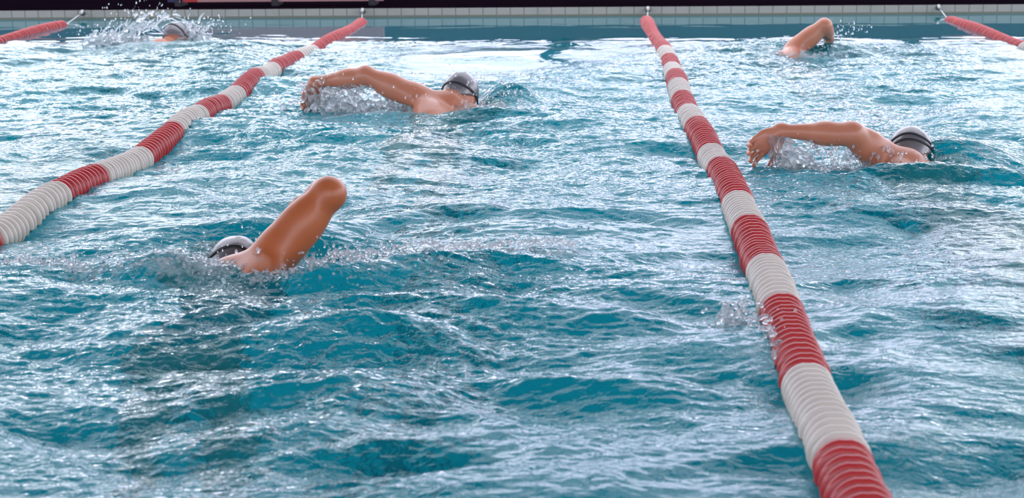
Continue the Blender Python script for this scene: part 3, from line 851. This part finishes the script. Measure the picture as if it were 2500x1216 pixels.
# far left swimmer: only the cap and shoulders break the surface
J = dict(head=(-3.550, 11.08, 0.036), crown=(0.25, 0.75, 0.45), face=(0.35, 0.3, -0.9), neck=(-3.62, 10.94, 0.0), chest=(-3.64, 10.73, -0.11), pelvis=(-3.62, 10.27, -0.18), up=(-0.1, 0, 1),
         sh_R=(-3.44, 10.90, -0.06), el_R=(-3.32, 11.16, -0.16), wr_R=(-3.38, 11.40, -0.22), sh_L=(-3.80, 10.92, -0.03), el_L=(-4.02, 10.86, -0.08), wr_L=(-4.05, 11.08, -0.18), **legs(-3.62, 10.27, -0.18, 0.0))
swimmer('far left swimmer, only the capped head above water inside a splash', J, M_SKIN2, 0.0065, 'L', ((-0.1, 0.9, -0.4), (0, 0.3, 1), -1, 0.3), 0.33, suit=0.02, hfine=0.004)

# ------------------------------------------------------------------ splashes
def splash(label, lo, hi, vox, strands, blobs, seed, base, drops=0, dropbox=None):
    """strands: (start, velocity, time, radius, count, jitter); blobs: (centre, spread, radius, count)"""
    rg = np.random.RandomState(seed)
    F = Field(np.array(lo), np.array(hi), vox)
    for (p0, v0, T, r0, cnt, jit) in strands:
        for c in range(cnt):
            p = np.array(p0, float) + rg.randn(3) * np.array(jit); v = np.array(v0, float) * (0.75 + 0.5 * rg.rand()) + rg.randn(3) * 0.22
            prev = p.copy(); n = 9; r = r0 * (0.5 + rg.rand())
            for i in range(1, n):
                t = T * i / n
                q = p + v * t + np.array([0, 0, -4.9]) * t * t + rg.randn(3) * 0.003
                rr = r * (1 - 0.75 * i / n) * (0.6 + 0.8 * rg.rand())
                if rg.rand() < 0.72: F.cone(prev, q, max(rr, vox * 0.55), max(rr * 0.7, vox * 0.5), 0.006)
                prev = q
    for (c, sp, r, cnt) in blobs:
        for i in range(cnt):
            q = np.array(c, float) + rg.randn(3) * np.array(sp)
            gz = hz(q[0], q[1], True); q[2] = gz + max(-0.004, (q[2] - 0.01) * 0.8) if r < 0.0075 else max(q[2], -0.01)
            e = rg.rand(3) * 0.9 + 0.4
            d = unit(rg.randn(3)) * np.array([1, 1, 0.5]) * r * 1.4 * rg.rand()
            F.cone(q, q + d, r * e[0], r * e[1] * 0.7, 0.008 if r > 0.0075 else 0.005)
    V, Q = F.mesh(1)
    root = empty('water_splash', base)
    mesh_obj('splash_body', V, Q, M_SPLASH, root, True, base)
    # droplets
    if drops:
        ico = bmesh.new(); bmesh.ops.create_icosphere(ico, subdivisions=1, radius=1)
        iv = np.array([v.co[:] for v in ico.verts]); fi = np.array([[v.index for v in f.verts] for f in ico.faces]); ico.free()
        VV, FF = [], []
        for i in range(drops):
            c, sp = dropbox[i % len(dropbox)]
            q = np.array(c, float) + rg.randn(3) * np.array(sp)
            if q[2] < 0.01: q[2] = 0.01 + abs(q[2]) * 0.5
            r = 0.0016 + 0.0045 * rg.rand() ** 2.2
            st = np.array([1, 1, 1 + rg.rand()])
            VV.append(iv * r * st + q); FF.append(fi + 12 * i if False else fi + len(iv) * i)
        mesh_obj('droplets', np.concatenate(VV), np.concatenate(FF), M_SPLASH, root, True, base)['kind'] = 'stuff'
    tag(root, label, 'splash', 'water splashes on the pool surface', 'stuff')
    return root

# under the middle swimmer's arm
splash('frothy splash under the raised left arm of the middle swimmer', (-2.15, 7.35, -0.03), (-0.8, 8.0, 0.26), 0.0048,
       [((-1.95, 7.70, 0.12), (0.35, -0.1, 0.1), 0.16, 0.009, 26, (0.03, 0.02, 0.02)), ((-1.80, 7.66, 0.12), (0.5, 0, 0.2), 0.16, 0.010, 26, (0.06, 0.03, 0.02)),
        ((-1.72, 7.64, 0.02), (-0.1, 0, 0.9), 0.16, 0.010, 22, (0.14, 0.03, 0.01)), ((-1.85, 7.66, 0.165), (0.3, 0, 0.5), 0.12, 0.004, 14, (0.03, 0.02, 0.01)), ((-1.22, 7.52, 0.02), (0.1, 0, 0.7), 0.12, 0.007, 20, (0.10, 0.02, 0.01))],
       [((-1.78, 7.62, 0.045), (0.10, 0.04, 0.03), 0.014, 260), ((-1.55, 7.58, 0.02), (0.10, 0.04, 0.018), 0.014, 160), ((-1.20, 7.50, 0.015), (0.13, 0.03, 0.012), 0.012, 130), ((-0.98, 7.58, 0.03), (0.06, 0.03, 0.015), 0.011, 60)], 3, (-1.6, 7.6, 0),
       420, [((-1.75, 7.6, 0.12), (0.16, 0.06, 0.05)), ((-1.2, 7.55, 0.12), (0.2, 0.08, 0.06)), ((-1.0, 7.7, 0.1), (0.12, 0.06, 0.05))])
# front swimmer
splash('grey froth around the shoulder of the nearest swimmer', (-2.1, 4.05, -0.03), (-0.75, 4.75, 0.13), 0.0042,
       [((-1.30, 4.38, 0.03), (0.05, 0, 0.55), 0.11, 0.006, 16, (0.05, 0.02, 0.01)), ((-1.58, 4.33, 0.01), (0, 0, 0.6), 0.10, 0.006, 16, (0.07, 0.02, 0.01))],
       [((-1.66, 4.30, 0.015), (0.13, 0.035, 0.008), 0.0050, 430), ((-1.20, 4.31, 0.045), (0.08, 0.03, 0.008), 0.0050, 220), ((-1.40, 4.22, 0.015), (0.10, 0.03, 0.006), 0.0048, 220), ((-1.0, 4.42, 0.035), (0.10, 0.02, 0.008), 0.0050, 190)], 5, (-1.5, 4.4, 0),
       260, [((-1.6, 4.4, 0.05), (0.14, 0.06, 0.03)), ((-1.2, 4.4, 0.07), (0.12, 0.08, 0.03)), ((-0.9, 4.45, 0.05), (0.12, 0.05, 0.025))])
splash('low white froth crest trailing right behind the nearest swimmer', (-1.1, 4.3, -0.02), (-0.45, 4.75, 0.1), 0.0042,
       [((-0.75, 4.52, 0.02), (0.05, 0, 0.5), 0.10, 0.005, 14, (0.10, 0.015, 0.01))],
       [((-0.88, 4.50, 0.040), (0.08, 0.015, 0.007), 0.0050, 200), ((-0.66, 4.56, 0.034), (0.07, 0.015, 0.007), 0.0048, 150)], 6, (-0.75, 4.5, 0),
       90, [((-0.75, 4.5, 0.05), (0.12, 0.05, 0.02))])
splash('patch of froth at the left edge in front of the grey cap', (-2.75, 4.1, -0.02), (-1.85, 4.7, 0.1), 0.0045,
       [((-2.2, 4.38, 0.02), (0.05, 0, 0.4), 0.10, 0.005, 14, (0.16, 0.02, 0.01))],
       [((-2.2, 4.38, 0.02), (0.15, 0.03, 0.008), 0.005, 260), ((-2.0, 4.3, 0.01), (0.07, 0.03, 0.006), 0.005, 100)], 8, (-2.2, 4.4, 0),
       90, [((-2.2, 4.4, 0.04), (0.16, 0.05, 0.02))])
# right lane swimmer
splash('curtain of glassy drips and spray under the outstretched arm in the right lane', (0.1, 5.7, -0.03), (1.15, 6.25, 0.24), 0.0042,
       [((0.23, 5.95, 0.13), (0.25, -0.1, -0.1), 0.14, 0.012, 34, (0.02, 0.02, 0.02)), ((0.40, 5.95, 0.13), (0.15, 0, 0.0), 0.16, 0.005, 30, (0.07, 0.02, 0.006)), ((0.52, 5.93, 0.02), (0.0, 0, 0.9), 0.15, 0.007, 30, (0.12, 0.02, 0.01)),
        ((0.62, 5.90, 0.10), (0.1, 0, -0.1), 0.12, 0.005, 20, (0.05, 0.02, 0.01))],
       [((0.28, 5.88, 0.05), (0.05, 0.03, 0.03), 0.011, 120), ((0.45, 5.86, 0.02), (0.10, 0.03, 0.015), 0.010, 150), ((0.68, 5.84, 0.025), (0.10, 0.03, 0.012), 0.010, 140), ((0.92, 5.92, 0.03), (0.07, 0.04, 0.01), 0.009, 60)], 9, (0.5, 5.9, 0),
       420, [((0.45, 5.9, 0.08), (0.13, 0.05, 0.04)), ((0.75, 5.9, 0.05), (0.14, 0.05, 0.03)), ((0.3, 5.9, 0.06), (0.08, 0.04, 0.04))])
# far right
splash('small white splash at the base of the far right arm', (0.4, 9.9, -0.03), (1.5, 10.7, 0.16), 0.0075,
       [((0.85, 10.15, 0.0), (0, 0, 0.5), 0.10, 0.009, 14, (0.08, 0.03, 0.01)), ((1.1, 10.35, 0.07), (0.3, 0, 0.3), 0.12, 0.005, 10, (0.03, 0.02, 0.01))],
       [((0.82, 10.12, 0.01), (0.09, 0.04, 0.012), 0.014, 110), ((1.05, 10.15, 0.01), (0.12, 0.04, 0.010), 0.012, 50)], 10, (0.85, 10.1, 0),
       160, [((1.25, 10.5, 0.14), (0.10, 0.08, 0.03)), ((0.9, 10.2, 0.06), (0.15, 0.06, 0.03))])
# far left crown
splash('crown of white splash thrown up around the far left head', (-4.5, 10.6, -0.03), (-3.0, 11.6, 0.34), 0.0075,
       [((-4.0, 11.05, 0.02), (0.45, 0, 1.6), 0.22, 0.012, 24, (0.10, 0.04, 0.02)), ((-3.80, 11.1, 0.12), (0.9, 0, 1.0), 0.24, 0.010, 22, (0.06, 0.04, 0.02)), ((-4.05, 11.0, 0.02), (-0.3, 0, 1.0), 0.16, 0.008, 14, (0.06, 0.03, 0.02)),
        ((-3.42, 11.1, 0.02), (0.45, 0, 1.5), 0.20, 0.010, 20, (0.03, 0.03, 0.02)), ((-3.48, 11.15, 0.15), (0.3, 0, -0.2), 0.12, 0.010, 14, (0.03, 0.03, 0.01))],
       [((-3.95, 11.0, 0.03), (0.13, 0.05, 0.03), 0.018, 160), ((-3.38, 11.05, 0.03), (0.07, 0.05, 0.03), 0.016, 80), ((-3.60, 10.85, 0.01), (0.15, 0.04, 0.01), 0.014, 80), ((-3.72, 11.15, 0.22), (0.10, 0.03, 0.02), 0.009, 40)], 11, (-3.7, 11.0, 0),
       360, [((-3.8, 11.1, 0.22), (0.16, 0.08, 0.05)), ((-3.3, 11.1, 0.14), (0.12, 0.08, 0.05)), ((-4.1, 11.0, 0.10), (0.15, 0.08, 0.04))])
# water slapping over the centre rope
splash('spray of water slapping over the red float band of the centre rope', (-0.3, 3.3, -0.02), (0.12, 4.1, 0.12), 0.0042,
       [((-0.16, 3.85, 0.02), (0.3, -0.1, 0.7), 0.11, 0.006, 16, (0.03, 0.04, 0.01)), ((-0.07, 3.65, 0.04), (0.1, -0.2, 0.2), 0.09, 0.006, 10, (0.015, 0.06, 0.01))],
       [((-0.13, 3.80, 0.015), (0.04, 0.05, 0.012), 0.008, 60), ((-0.07, 3.55, 0.03), (0.012, 0.08, 0.014), 0.007, 50)], 12, (-0.1, 3.7, 0),
       60, [((-0.1, 3.75, 0.06), (0.06, 0.08, 0.02))])
